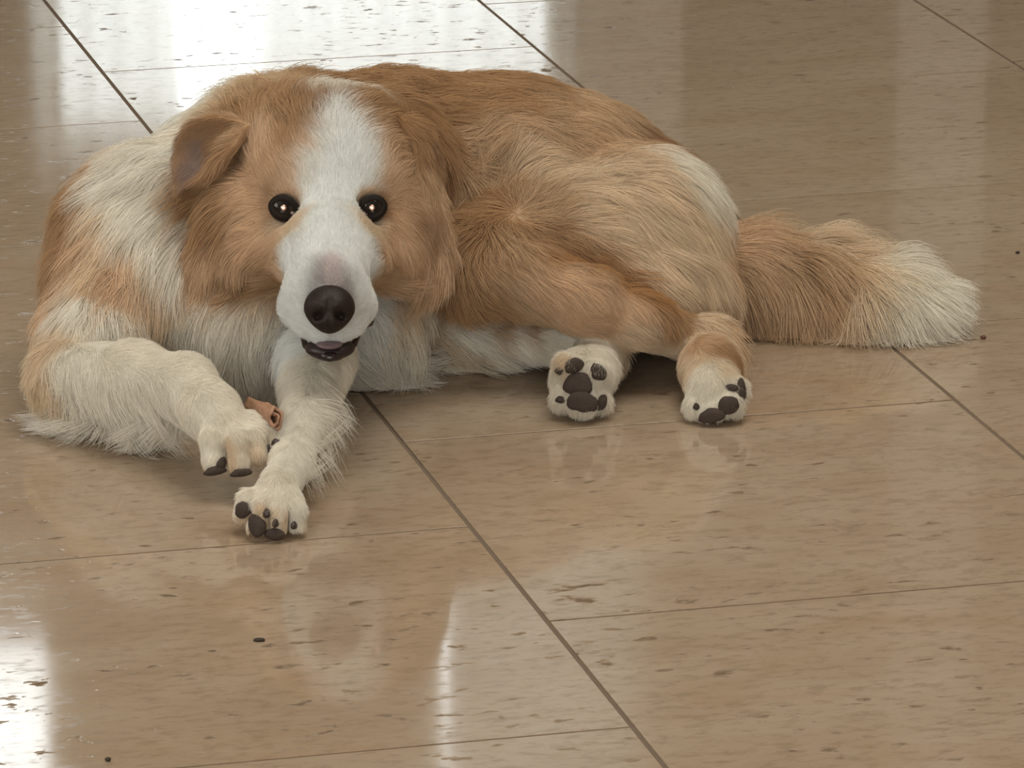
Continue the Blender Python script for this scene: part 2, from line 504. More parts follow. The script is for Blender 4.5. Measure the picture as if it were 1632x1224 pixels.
def leather(name, c, rough, bump=0.35, scale=900):
    m, nt, b, N, L = material(name)
    tc = N('ShaderNodeTexCoord')
    v = N('ShaderNodeTexVoronoi'); v.inputs['Scale'].default_value = scale
    L(tc.outputs['Object'], v.inputs['Vector'])
    n = N('ShaderNodeTexNoise'); n.inputs['Scale'].default_value = 120
    L(tc.outputs['Object'], n.inputs['Vector'])
    r = N('ShaderNodeValToRGB')
    r.color_ramp.elements[0].color = (*[x * 0.6 for x in c], 1); r.color_ramp.elements[1].color = (*[x * 1.5 for x in c], 1)
    L(n.outputs['Fac'], r.inputs['Fac']); L(r.outputs[0], b.inputs['Base Color'])
    b.inputs['Roughness'].default_value = rough
    bu = N('ShaderNodeBump'); bu.inputs['Strength'].default_value = bump; bu.inputs['Distance'].default_value = 0.0006
    L(v.outputs['Distance'], bu.inputs['Height']); L(bu.outputs[0], b.inputs['Normal'])
    return m
nose_m = leather('nose_leather', (0.017, 0.011, 0.009), 0.5)
nose_m.node_tree.nodes['Principled BSDF'].inputs['Specular IOR Level'].default_value = 0.25
pad_m = leather('paw_pad_leather', (0.043, 0.029, 0.022), 0.85, 0.5, 700)
rim_m = simple('black_eyelid_skin', (0.011, 0.007, 0.005), 0.7, Specular_IOR_Level=0.2)
lip_m = simple('black_lip_skin', (0.022, 0.014, 0.015), 0.22)
mouth_m = simple('dark_mouth', (0.018, 0.010, 0.011), 0.4)
tongue_m = simple('mauve_tongue', (0.13, 0.088, 0.098), 0.4)
claw_m = simple('dark_claw', (0.045, 0.032, 0.028), 0.4)
taped_m = simple('retina_glow', (0.95, 0.55, 0.42), 0.22, Metallic=1.0)
skin_pink = simple('inner_eye_skin', (0.22, 0.16, 0.16), 0.3)
def eye_material():
    m, nt, b, N, L = material('dark_brown_eye')
    tc = N('ShaderNodeTexCoord')
    ln = N('ShaderNodeVectorMath'); ln.operation = 'LENGTH'
    mp = N('ShaderNodeMapping'); mp.inputs['Scale'].default_value = (1, 0, 1)
    L(tc.outputs['Object'], mp.inputs[0]); L(mp.outputs[0], ln.inputs[0])
    r = N('ShaderNodeValToRGB')
    el = r.color_ramp.elements
    el[0].position, el[0].color = 0.0042, (0.004, 0.003, 0.003, 1)
    el[1].position, el[1].color = 0.0048, (0.030, 0.012, 0.006, 1)
    e = el.new(0.0078); e.color = (0.020, 0.009, 0.005, 1)
    e = el.new(0.0088); e.color = (0.05, 0.04, 0.035, 1)
    L(ln.outputs['Value'], r.inputs['Fac']); L(r.outputs[0], b.inputs['Base Color'])
    b.inputs['Roughness'].default_value = 0.04
    return m
eye_m = eye_material()

def make_eye(px, py, tilt, inner, depth):
    c = at(px, py, depth)
    to_cam = (CAM - c).normalized()
    n = (to_cam + RIGHT * (-0.12 * inner)).normalized()
    bm = bmesh.new()
    add_ball(bm, (0, 0, 0), (0.0107, 0.0107, 0.0107), 32, 20)
    eye = bm_obj('eye', bm, eye_m, dog)
    # the eyeball's y axis points at the viewer
    y = (CAM - c).normalized(); x = (RIGHT - y * RIGHT.dot(y)).normalized(); z = x.cross(y)
    Mw = Matrix((x, y, z)).transposed().to_4x4(); Mw.translation = c
    eye.matrix_world = Mw
    # glowing pupil: the mirror layer behind it throws the lamp's light back
    bm = bmesh.new()
    add_ball(bm, (0, 0.0105, 0), (0.0020, 0.0005, 0.0020), 16, 8)
    pup = bm_obj('pupil', bm, taped_m, eye, label='glowing orange-pink pupil')
    # eyelids: a dark shell hugging the eyeball with an almond-shaped slit
    f = (to_cam * 0.85 + n * 0.15).normalized()
    B = frame_on(c, f, tilt)
    bm = bmesh.new()
    K, rings = 44, []
    for w_, h_, rs in ((0.72, 0.46, 0.0106), (0.73, 0.48, 0.0114), (0.84, 0.66, 0.0120), (0.98, 0.74, 0.0123), (1.12, 0.84, 0.0122), (1.18, 0.90, 0.0106)):
        ring = []
        for k in range(K):
            a = 2 * math.pi * k / K
            ca, sa = math.cos(a), math.sin(a)
            xx = w_ * ca
            zz = h_ * math.copysign(abs(sa) ** 1.2, sa)
            if ca * inner > 0:
                xx *= 1 + 0.10 * ca * inner
                zz -= 0.16 * ca * ca
            l = math.hypot(xx, zz)
            l2 = min(l, 1.4)
            q = Vector((xx, 0, zz)) * (math.sin(min(l2 * 1.05, 1.5)) / max(l, 1e-6)) + Vector((0, math.cos(min(l2 * 1.05, 1.5)), 0))
            ring.append(bm.verts.new(c + B @ (q * rs)))
        rings.append(ring)
    for r0, r1 in zip(rings, rings[1:]):
        for k in range(K):
            bm.faces.new((r0[k], r0[(k + 1) % K], r1[(k + 1) % K], r1[k]))
    bm_obj('eyelid', bm, rim_m, dog)
    bm = bmesh.new()
    add_ball(bm, c + B @ Vector((0.0070 * inner, 0.0080, -0.0022)), (0.0016, 0.0012, 0.0013), 10, 6)
    bm_obj('eye_corner', bm, skin_pink, eye).matrix_parent_inverse = Mw.inverted()
for e in EYES:
    make_eye(*e)

# nose
NOSE = at(525, 493, 3.607)
def make_nose():
    n = (CAM - NOSE).normalized()
    n = (n + Vector((0, 0, 0.16))).normalized()
    B = frame_on(NOSE, n)
    bm = bmesh.new()
    vs = add_ball(bm, (0, 0, 0), (1, 1, 1), 56, 40)
    for v in vs:
        x, y, z = v.co
        w = 0.0180 * (1.0 - 0.20 * max(0, -z) ** 1.4) * (1 + 0.05 * z)
        p = Vector((x * w, y * 0.0140, z * 0.0172))
        # comma shaped nostrils and the groove between them
        for s in (-1, 1):
            d2 = ((x - s * 0.45) / 0.27) ** 2 + ((z + 0.34 + 0.25 * (abs(x) - 0.45)) / 0.19) ** 2
            if y > 0:
                p.y -= 0.0095 * math.exp(-d2 * 1.3)
                p.y += 0.0016 * math.exp(-(((x - s * 0.42) / 0.3) ** 2 + ((z - 0.2) / 0.25) ** 2))
        if y > 0:
            p.y -= 0.0022 * math.exp(-(x / 0.07) ** 2) * (1 if z < 0.15 else math.exp(-((z - 0.15) / 0.2) ** 2))
        v.co = NOSE + B @ p
    return bm_obj('nose', bm, nose_m, dog)
make_nose()

# mouth: lower lip, dark inside, tongue, the lip's corner
def front(px, py, off, fallback=3.65):
    loc, n, i, d = hit(px, py)
    if loc is None or loc.y > 3.72:
        loc = at(px, py, fallback)
    return loc + (CAM - loc).normalized() * off
lipY = 3.618
lp = [(482, 538), (487, 550), (499, 561), (513, 567), (526, 569), (539, 567), (552, 560), (564, 548), (572, 534)]
bm = bmesh.new()
tube(bm, [at(x, y, lipY + 0.00055 * abs(x - 526) ** 1.15 * 0.9) for x, y in lp], [0.0014, 0.0026, 0.0031, 0.0034, 0.0035, 0.0034, 0.0031, 0.0026, 0.0014], 12)
bm_obj('lower_lip', bm, lip_m, dog)
bm = bmesh.new()
add_ball(bm, at(526, 555, lipY + 0.020), (0.0178, 0.0165, 0.0072), 24, 14)
bm_obj('mouth', bm, mouth_m, dog, label='dark open mouth')
bm = bmesh.new()
add_ball(bm, at(525, 549, lipY + 0.0060), (0.0095, 0.0075, 0.0028), 24, 14)
for v in bm.verts:
    v.co.z -= 0.0010 * math.cos((v.co.x - at(525, 548, lipY).x) / 0.0112 * 1.4) - 0.0005
bm_obj('tongue', bm, tongue_m, dog, label='mauve tip of the tongue')
bm = bmesh.new()
tube(bm, [at(594, 496, 3.668), at(593, 506, 3.664), at(589, 515, 3.661), at(581, 521, 3.657)], [0.0010, 0.0024, 0.0026, 0.0012], 10)
bm_obj('lip_corner', bm, lip_m, dog, label='dark corner of the lip')

# paw pads and claws
def pad(px, py, rx, rz, roll=0, bulge=0.0028, mat=None, name='paw_pad'):
    loc, n, i, d = hit(px, py)
    if loc is None:
        return
    n = (n + (CAM - loc).normalized() * 0.5).normalized()
    B = frame_on(loc, n, roll)
    s = loc.y / cp / FPX
    bm = bmesh.new()
    add_ball(bm, (0, 0, 0), (1, 1, 1), 18, 12)
    for v in bm.verts:
        q = v.co.copy()
        q.x *= 1 - 0.18 * q.z
        q *= 1 + 0.16 * noise.noise(Vector((q.x * 1.7 + px, q.y, q.z * 1.7 + py)))
        v.co = loc + n * 0.0012 + B @ Vector((q.x * rx * s, q.y * bulge, q.z * rz * s))
        v.co.z = max(v.co.z, 0.0012)
    bm_obj(name, bm, mat or pad_m, dog)
PADS = [(914, 582, 17, 12, 12), (953, 592, 12, 15, 35), (921, 611, 24, 20, 0), (928, 640, 25, 17, -8), (893, 590, 8, 7, 0), (958, 641, 9, 14, -25), (894, 637, 9, 6, 0),
        (1160, 645, 18, 15, 25), (1134, 662, 22, 12, 12), (1180, 622, 9, 19, 0), (1166, 619, 11, 6, -10), (1110, 648, 5, 6, 0),
        (388, 812, 15, 13, 30), (410, 837, 16, 19, 25), (438, 850, 17, 10, 5),
        (343, 749, 18, 8, 8), (384, 752, 17, 7, 8), (352, 738, 8, 11, -20)]
for p in PADS:
    pad(*p)
for p in [(424, 818, 6, 8, 0), (440, 833, 5, 7, 0), (469, 837, 5, 7, 0), (470, 852, 4, 7, 0), (431, 717, 6, 10, 20), (441, 707, 8, 6, 0)]:
    pad(*p, 0.0045, claw_m, 'claw')

# ears: cupped flaps
def flap(name, base, rim, cup, thick, nu=26, nv=18, droop=0.0, **props):
    def curve(pts, t):
        x = t * (len(pts) - 1); i = min(int(x), len(pts) - 2); f = x - i
        p0, p1, p2, p3 = pts[max(i - 1, 0)], pts[i], pts[i + 1], pts[min(i + 2, len(pts) - 1)]
        return 0.5 * ((2 * p1) + (p2 - p0) * f + (2 * p0 - 5 * p1 + 4 * p2 - p3) * f * f + (3 * p1 - p0 - 3 * p2 + p3) * f ** 3)
    Bp = [at(*p) for p in base]; Rp = [at(*p) for p in rim]
    top, bot = [], []
    for j in range(nv + 1):
        v = j / nv
        for i in range(nu + 1):
            u = i / nu
            a, b = curve(Bp, u), curve(Rp, u)
            p = a.lerp(b, v) + FWD * cup * math.sin(math.pi * v) ** 0.8 * math.sin(math.pi * u) ** 0.6 + Vector((0, 0, droop * math.sin(math.pi * v)))
            top.append(p)
    V = np.array([list(p) for p in top]).reshape(nv + 1, nu + 1, 3)
    du = np.gradient(V, axis=1); dv = np.gradient(V, axis=0)
    nn = np.cross(du, dv); nn /= np.linalg.norm(nn, axis=2, keepdims=True) + 1e-9
    if (nn[..., 1].mean()) > 0:
        nn = -nn
    edge = np.minimum.reduce([np.minimum(np.arange(nu + 1), nu - np.arange(nu + 1))[None, :] / 3.0 + np.zeros((nv + 1, 1)), (nv - np.arange(nv + 1))[:, None] / 3.0 + np.zeros((1, nu + 1)), np.ones((nv + 1, nu + 1))])
    th = thick * (0.15 + 0.85 * np.sqrt(edge))[..., None]
    F = (V + nn * th / 2).reshape(-1, 3); Bk = (V - nn * th / 2).reshape(-1, 3)
    n = len(F)
    q = []
    W_ = nu + 1
    for j in range(nv):
        for i in range(nu):
            a = j * W_ + i
            q.append((a, a + 1, a + W_ + 1, a + W_)); q.append((n + a, n + a + W_, n + a + W_ + 1, n + a + 1))
    ring = [i for i in range(W_)] + [j * W_ + nu for j in range(1, nv + 1)] + [nv * W_ + i for i in range(nu - 1, -1, -1)] + [j * W_ for j in range(nv - 1, 0, -1)]
    for a, b in zip(ring, ring[1:] + ring[:1]):
        q.append((a, n + a, n + b, b))
    me = bpy.data.meshes.new(name)
    vv = np.concatenate([F, Bk])
    me.from_pydata(vv.tolist(), [], q)
    bm = bmesh.new(); bm.from_mesh(me); bmesh.ops.recalc_face_normals(bm, faces=bm.faces); bm.to_mesh(me); bm.free()
    for p in me.polygons:
        p.use_smooth = True
    o = new_obj(name, me, None, dog, **props)
    return o, np.array([list(v.co) for v in me.vertices]), np.array([list(p.vertices) for p in me.polygons])
ear_l = flap('ear', [(400, 198, 3.795), (376, 230, 3.785), (350, 268, 3.782)], [(345, 184, 3.80), (296, 204, 3.805), (277, 250, 3.80), (281, 306, 3.785)], 0.014, 0.004, label='raised ear folded at the tip, greyish inside')
ear_r = flap('ear', [(630, 186, 3.795), (664, 200, 3.80), (690, 242, 3.81)], [(668, 330, 3.778), (686, 372, 3.782), (703, 376, 3.795)], -0.008, 0.006, label='ear folded down along the neck')
# ------------------------------------------------------------------ the coat
COL = dict(B=(.86, .88, .87), W=(.87, .84, .76), Y=(.85, .81, .715), L=(.76, .625, .455), T=(.72, .525, .345), C=(.62, .445, .275), O=(.48, .295, .145), D=(.46, .245, .09),  # D paints the thigh-shank shade; L between the toes darkens their creases
           N=(.38, .22, .11), G=(.30, .215, .19), P=(.68, .58, .57), S=(.24, .22, .22), K=(.12, .09, .07))  # N beside the hanging ear paints the dark gap there
# px, py, colour, hair length in mm, direction of growth in the picture (degrees, 0 right, 90 down), lift
A = '''
540 176 B 12 270 .3;520 196 B 10 265 .3;560 195 B 12 285 .3;575 215 B 10 300 .3;515 220 B 9 255 .3;550 230 B 9 272 .3;590 240 B 9 300 .3;498 252 B 9 240 .3;540 260 B 8 270 .3;586 268 B 8 300 .3
484 275 B 8 235 .3;520 285 B 7 265 .3;560 285 B 7 280 .3;580 290 B 7 300 .3;482 298 B 6 255 .3;498 318 B 5 268 .3;525 315 B 6 270 .3;556 318 B 5 272 .3;505 345 B 5 265 .3;535 345 B 6 275 .3;560 345 B 5 275 .3
480 370 B 5 205;388 205 O 24 190 .45;396 240 O 26 160 .45 .3;520 375 B 5 265 .3;565 370 B 6 300 .3;462 390 B 7 215 .3;500 400 B 5 250 .3;545 400 B 5 285 .3;585 395 B 7 320 .3;458 420 B 7 205 .3;490 430 B 5 230 .3;530 425 P 4 270 .3;530 445 P 4 270 .3;560 430 B 5 300 .3;588 430 B 7 330 .3
456 460 B 7 190 .3;480 460 B 5 200 .3;572 460 B 5 340 .3;592 465 B 7 350 .3;458 500 B 8 170 .3;475 500 B 6 165 .3;572 500 B 6 15 .3;588 495 B 7 10 .3;470 525 B 8 150 .3;580 520 B 8 30 .3;500 440 B 5 250 .3;507 437 S 4 250 .3;511 447 S 4 250 .3;506 447 S 4 250 .3;520 440 P 4 265 .3;498 445 B 4 240 .3;542 447 P 4 280 .3;560 447 B 4 300 .3;552 447 S 4 290 .3;553 453 S 4 290 .3
500 585 W 14 100 .3;526 580 W 10 90 .3;552 580 W 12 80 .3;490 545 B 7 140 .3;565 545 B 7 40 .3
436 312 N 6 170 .3;468 310 T 5 230 .3;440 346 N 5 150 .3;470 354 L 4 170 .3;606 318 N 6 340 .3;580 312 T 5 310 .3;606 344 N 5 30 .3;577 355 L 4 10 .3
462 366 L 6 190 .3;600 360 L 6 350 .3;440 360 L 7 170 .3;448 300 T 8 240 .3;430 290 T 9 220 .3;470 285 T 7 240 .3;465 265 T 9 245 .3;440 255 T 11 235 .3;490 235 T 10 250 .3;460 230 O 14 250 .35;425 225 T 16 235 .35
412 318 T 10 190 .3;405 290 T 12 210 .3;398 350 T 14 165 .3;425 350 T 9 165 .3;440 385 T 9 165 .3;420 390 T 12 160 .3;438 415 T 9 160 .3;435 440 O 10 155 .3;415 430 C 16 150 .3;440 465 T 12 150 .3;405 455 O 20 135 .3;380 440 O 22 130 .3
385 466 O 20 125 .3;420 476 L 16 130 .3;360 458 T 24 130 .3;340 430 T 28 135 .3;320 440 T 30 130 .3;400 400 T 18 150 .3;375 400 T 26 140 .3;350 390 T 34 130 .3;345 330 O 34 115 .3;360 355 N 34 112 .3;376 345 O 30 110 .3;335 300 O 34 115 .3
616 290 T 8 320 .3;632 270 T 10 330 .3;615 245 T 10 310 .3;640 310 T 10 0 .3;625 335 T 8 10 .3;640 360 T 10 30 .3;618 375 T 8 30 .3;612 405 T 9 30 .3;608 440 C 10 35 .3;630 420 T 12 40 .3;645 400 T 16 50 .3;625 465 T 16 50 .3;655 450 T 26 60 .3;650 340 T 14 40 .3
668 480 L 30 70 .3;680 450 T 34 70 .3;690 420 Y 34 70;705 400 Y 30 75;655 345 N 10 70 .3;640 480 L 22 60 .3
500 170 N 20 265 .45;485 185 O 18 255 .45;500 205 O 12 255 .4;475 205 O 18 250 .45;450 190 O 22 250 .5;430 175 O 26 250 .5;400 200 O 22 240 .45;470 168 O 26 260 .5;440 205 C 18 245 .4;575 172 O 22 285 .45;590 190 C 16 300 .4;605 215 T 12 315 .35;620 200 O 22 310 .45;645 215 O 24 320 .4;630 235 T 14 325 .35;655 250 O 22 0 .35;650 280 T 16 10 .35
400 160 C 20 240 .5;370 160 L 22 235 .45;430 140 C 17 250 .5;470 135 C 16 265 .5;500 150 W 20 280 .4;450 128 L 17 255 .5;520 140 O 26 300 .4;560 140 O 34 320 .35
340 165 W 40 190 .3;300 180 W 40 160 .3;260 200 W 42 150 .3;235 230 W 42 140 .3;265 250 W 45 130 .3;230 280 W 45 128 .3;260 310 W 45 120 .3;220 330 W 45 122 .3;250 360 W 48 118 .3;280 400 W 48 115 .3;240 400 L 45 118 .3;200 290 W 40 125 .3
190 240 T 36 140 .3;165 270 O 36 130 .3;145 310 O 36 120 .3;130 360 O 36 112 .3;118 410 O 36 110 .3;150 370 T 36 115 .3;175 330 L 38 120 .3;190 370 L 40 118 .3;160 420 L 38 112 .3;200 420 T 38 110 .3;190 450 T 36 100 .3;230 450 T 40 105 .3;260 450 L 42 105 .3;120 440 T 32 108 .3;100 470 T 30 108 .3;220 475 L 36 95 .3
140 470 W 32 100 .3;170 490 W 32 90 .3;210 500 W 32 80 .3;120 490 W 30 100 .3;240 520 Y 28 60 .25;160 520 Y 22 80 .2;100 520 L 24 105 .3;75 560 L 18 105 .3;62 610 L 18 110 .3;55 640 L 18 110 .3;85 540 L 22 100 .3
100 570 W 12 80 .18;140 560 W 11 50 .18;190 560 Y 9 20 .16;240 570 Y 8 10 .16;280 580 Y 8 20 .16;110 600 W 12 85 .2;150 605 W 12 70 .2;190 605 W 12 60 .2;235 612 W 11 60 .2;80 650 W 36 110 .35;130 650 W 42 100 .35;180 650 W 42 90 .35;225 650 W 40 85 .35;270 615 W 9 45 .18
310 600 Y 7 45 .25;300 640 Y 7 60 .25;325 650 W 7 60 .25;340 690 Y 7 70 .25;330 720 W 4 85 .25;375 680 Y 7 60 .25;400 690 Y 7 55 .25;385 725 Y 4 75 .25;360 640 Y 9 50 .25;345 610 Y 7 45 .25;410 715 L 3;359 725 L 2.5 85 .15;398 718 L 2.5 70 .15;341 730 W 3 85 .15 60 .25;362 735 L 5 80 .2
330 500 W 30 100 .3;300 480 W 30 105 .3;370 500 W 30 95 .3;420 500 W 30 95 .3;300 530 W 30 95 .3;350 560 W 30 90 .3;400 580 W 28 88 .3;440 560 W 28 90 .3;450 600 W 34 90 .3;400 630 W 34 90 .3;600 540 W 44 65 .35;640 520 W 48 45 .42;660 545 Y 50 40 .5;620 580 W 50 45 .5;680 530 L 40 40 .4;580 575 W 48 60 .42;660 500 W 40 55 .35
500 600 W 12 95 .2;480 640 W 9 100 .18;508 650 W 10 80 .2;470 640 W 8 95 .18;490 660 W 8 95 .18;482 700 W 7 95 .18;474 735 W 7 95 .18;470 690 W 7 100 .16;496 690 W 9 80 .2;490 722 W 8 80 .2;460 730 W 7 100 .16;484 752 W 8 80 .2;430 780 Y 7 110 .25;460 790 Y 7 100 .25;400 800 Y 7 120 .25;440 820 Y 6;402 818 L 2.5 110 .15;428 832 L 2.5 100 .15 100 .25;470 820 W 3 95 .25;415 815 L 3 110 .2;455 845 L 3 100 .2;478 800 W 6 90 .2
600 130 O 36 330 .25;680 118 O 36 345 .22;760 115 O 36 0 .2;840 130 O 36 12 .2;900 150 C 36 25 .2;960 190 C 34 35 .2;1000 210 N 30 40 .2;700 140 O 36 330 .25;640 160 O 38 320 .25;700 180 O 38 325 .25;780 160 O 38 340 .22;850 180 C 38 5 .2;920 200 C 38 25 .2;980 230 C 38 30 .2
590 180 O 38 60 .25;620 230 O 38 90 .25;690 230 O 40 120 .25;720 270 C 40 110 .25;700 290 C 38 90 .25;740 220 C 40 320 .25;800 215 C 40 345 .22;870 225 C 40 8 .22;930 250 C 40 25 .22;760 250 C 38 320 .3;820 255 L 38 330 .3;880 265 L 38 350 .25;940 290 L 40 10 .22;1000 270 L 40 25 .22
765 300 C 34 285 .35;800 310 C 30 265 .4;850 300 L 34 295 .35;880 310 L 36 330 .3;785 340 O 28 120 .4;826 338 N 28 150;805 325 O 30 200 .4;860 335 C 28 290 .3;910 350 L 36 340 .25;740 330 C 34 120 .3;720 370 O 36 120 .25;760 380 O 34 130 .3;800 385 C 28 90 .3;850 380 O 28 30 .25;720 430 O 36 110 .25;730 480 O 34 90 .25;780 510 O 28 60 .25;840 515 O 22 30 .25
880 400 D 26 30 .22;930 410 D 26 35 .22;970 435 D 26 40 .22;1010 465 D 22 40 .2;1060 500 O 22 35 .2;900 380 O 30 20 .22;950 370 L 38 18 .22;1000 400 L 38 30 .22;1050 440 L 36 42 .22;1100 490 L 32 50 .22;1140 530 L 20 70 .25;1160 500 L 24 70 .25
1000 330 L 40 15 .2;1050 300 L 40 30 .2;1040 250 Y 34 40 .22;1080 280 Y 36 48 .22;1060 350 L 40 28 .2;1100 340 L 38 45 .22;1120 400 L 36 52 .22;1080 400 L 38 38 .22;1150 450 L 34 62 .25;1140 400 T 34 60 .25;1170 520 T 34 80 .3
780 420 C 22 25 .2;840 440 T 20 20 .2;900 460 T 16 20 .2;760 460 O 26 30 .2;830 490 C 18 20 .2;900 500 T 14 22 .2;960 500 T 13 24 .2;1020 530 L 12 25 .2;1060 550 L 12 28 .2;1090 545 L 11 40 .2;1000 480 T 14 24 .2;1040 555 L 12 30 .25
1120 545 T 10 60 .2;1150 555 O 7 70 .2;1105 580 L 9 85 .2;1130 590 Y 9 80 .2;1155 590 L 9 70 .2;1110 620 Y 7 90 .2;1140 625 Y 6 80 .2;1170 600 Y 10 60 .25;1100 640 Y 8;1120 650 Y 8 110 .3;1185 640 Y 10 40 .4;935 575 Y 8 100 .3;915 595 L 6 110 .3 100 .25;1150 620 Y 7 70 .2
720 510 W 24 10 .2;760 520 W 20 10 .2;820 530 W 16 8 .2;870 540 W 13 8 .2;710 485 L 28 20 .25;900 550 W 11 20 .2;950 545 Y 10 100 .2;975 570 Y 14 70 .25;940 575 Y 8 110 .2;900 575 L 7 130 .2;890 610 Y 9 120 .2;960 620 Y 10 60 .25;905 640 Y 9 110 .2;945 608 Y 8 90 .2
1180 390 T 40 10 .4;1220 390 C 42 0 .4;1280 390 L 44 355 .45;1340 400 L 46 350 .5;1400 420 Y 40 350 .5;1450 440 Y 28 10 .5;1490 470 W 18 40 .5;1510 490 W 14 55 .5;1190 440 C 55 70 .4;1240 430 C 62 80 .4;1300 430 C 62 80 .4;1360 440 L 62 75 .4;1420 450 Y 60 70 .4;1470 470 Y 55 70 .4;1505 510 W 16 75 .45
1190 490 T 50 92 .4;1250 490 O 55 92 .4;1310 490 T 55 90 .4;1370 495 L 55 88 .4;1430 500 Y 52 85 .4;1480 510 Y 46 82 .4;1510 525 W 18 85 .4;1220 460 O 55 85 .4;1280 460 C 60 85 .4;1210 520 T 45 92 .4;1300 520 L 45 92 .4;1400 525 L 40 90 .4;1490 530 W 22 85 .4
'''
def read_anchors(text, caster):
    rows = []
    for tok in text.replace('\n', ';').split(';'):
        f = tok.split()
        if len(f) != 6:
            continue
        px, py = float(f[0]), float(f[1])
        got = None
        for dx, dy in ((0, 0), (6, 0), (-6, 0), (0, 6), (0, -6), (12, 0), (-12, 0), (0, 12), (0, -12), (20, 10), (-20, 10), (20, -14), (-20, 14), (0, -24), (0, 26)):
            loc, n, i, d = caster(px + dx, py + dy)
            if loc is not None:
                got = (loc, n)
                break
        if got is None:
            continue
        a = R(float(f[4]))
        rows.append((*got[0], *got[1], *COL[f[2]], float(f[3]) / 1000, *(RIGHT * math.cos(a) - UP * math.sin(a)), float(f[5])))
    return np.array(rows, np.float32)

def smooth_noise(P, scale, seed):
    """cheap smooth noise: sums of randomly oriented sines"""
    g = np.random.default_rng(seed)
    out = np.zeros(len(P), np.float32)
    for k in range(7):
        w = g.normal(size=3) * scale
        out += np.sin(P @ w + g.uniform(0, 6.28)).astype(np.float32)
    return out / 2.6

def spread(anch, P, Nn, s_col, s_flow):
    """soft nearest-anchor interpolation of colour, length, growth direction and lift"""
    C = np.empty((len(P), 3), np.float32); F = np.empty((len(P), 5), np.float32)
    for i in range(0, len(P), 20000):
        p, n = P[i:i + 20000], Nn[i:i + 20000]
        d = np.sqrt(np.maximum(((p ** 2).sum(1)[:, None] + (anch[:, :3] ** 2).sum(1)[None] - 2 * p @ anch[:, :3].T), 0))
        d = d + (1 - n @ anch[:, 3:6].T) * 0.025
        d -= d.min(1, keepdims=True)
        w = np.exp(-d / s_col); w /= w.sum(1, keepdims=True)
        C[i:i + 20000] = w @ anch[:, 6:9]
        w = np.exp(-d / s_flow); w /= w.sum(1, keepdims=True)
        F[i:i + 20000] = w @ np.concatenate([anch[:, 9:10], anch[:, 10:13], anch[:, 13:14]], 1)
    return C, F

def fur_material():
    m = bpy.data.materials.new('dog_coat_hair')
    m.use_nodes = True
    nt = m.node_tree
    nt.nodes.clear()
    N, L = nt.nodes.new, nt.links.new
    out = N('ShaderNodeOutputMaterial')
    at_ = N('ShaderNodeAttribute'); at_.attribute_name = 'hair_color'
    df = N('ShaderNodeBsdfDiffuse'); tr = N('ShaderNodeBsdfTranslucent'); gl = N('ShaderNodeBsdfHair')
    gl.component = 'Reflection'
    gl.inputs['RoughnessU'].default_value = 0.35; gl.inputs['RoughnessV'].default_value = 0.6
    L(at_.outputs['Color'], df.inputs['Color']); L(at_.outputs['Color'], tr.inputs['Color'])
    gl.inputs['Color'].default_value = (1, 0.95, 0.88, 1)
    m1 = N('ShaderNodeMixShader'); m1.inputs[0].default_value = 0.38
    L(df.outputs[0], m1.inputs[1]); L(tr.outputs[0], m1.inputs[2])
    m2 = N('ShaderNodeMixShader'); m2.inputs[0].default_value = 0.05
    L(m1.outputs[0], m2.inputs[1]); L(gl.outputs[0], m2.inputs[2])
    L(m2.outputs[0], out.inputs['Surface'])
    return m
fur_m = fur_material()

def skin_colors(me, C, name='coat'):
    a = me.attributes.new(name, 'FLOAT_COLOR', 'POINT')
    a.data.foreach_set('color', np.concatenate([C, np.ones((len(C), 1), np.float32)], 1).ravel())
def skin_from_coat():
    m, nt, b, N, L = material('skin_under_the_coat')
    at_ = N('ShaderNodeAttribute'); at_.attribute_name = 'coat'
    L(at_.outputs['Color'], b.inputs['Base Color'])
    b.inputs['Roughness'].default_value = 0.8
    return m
under_m = skin_from_coat()

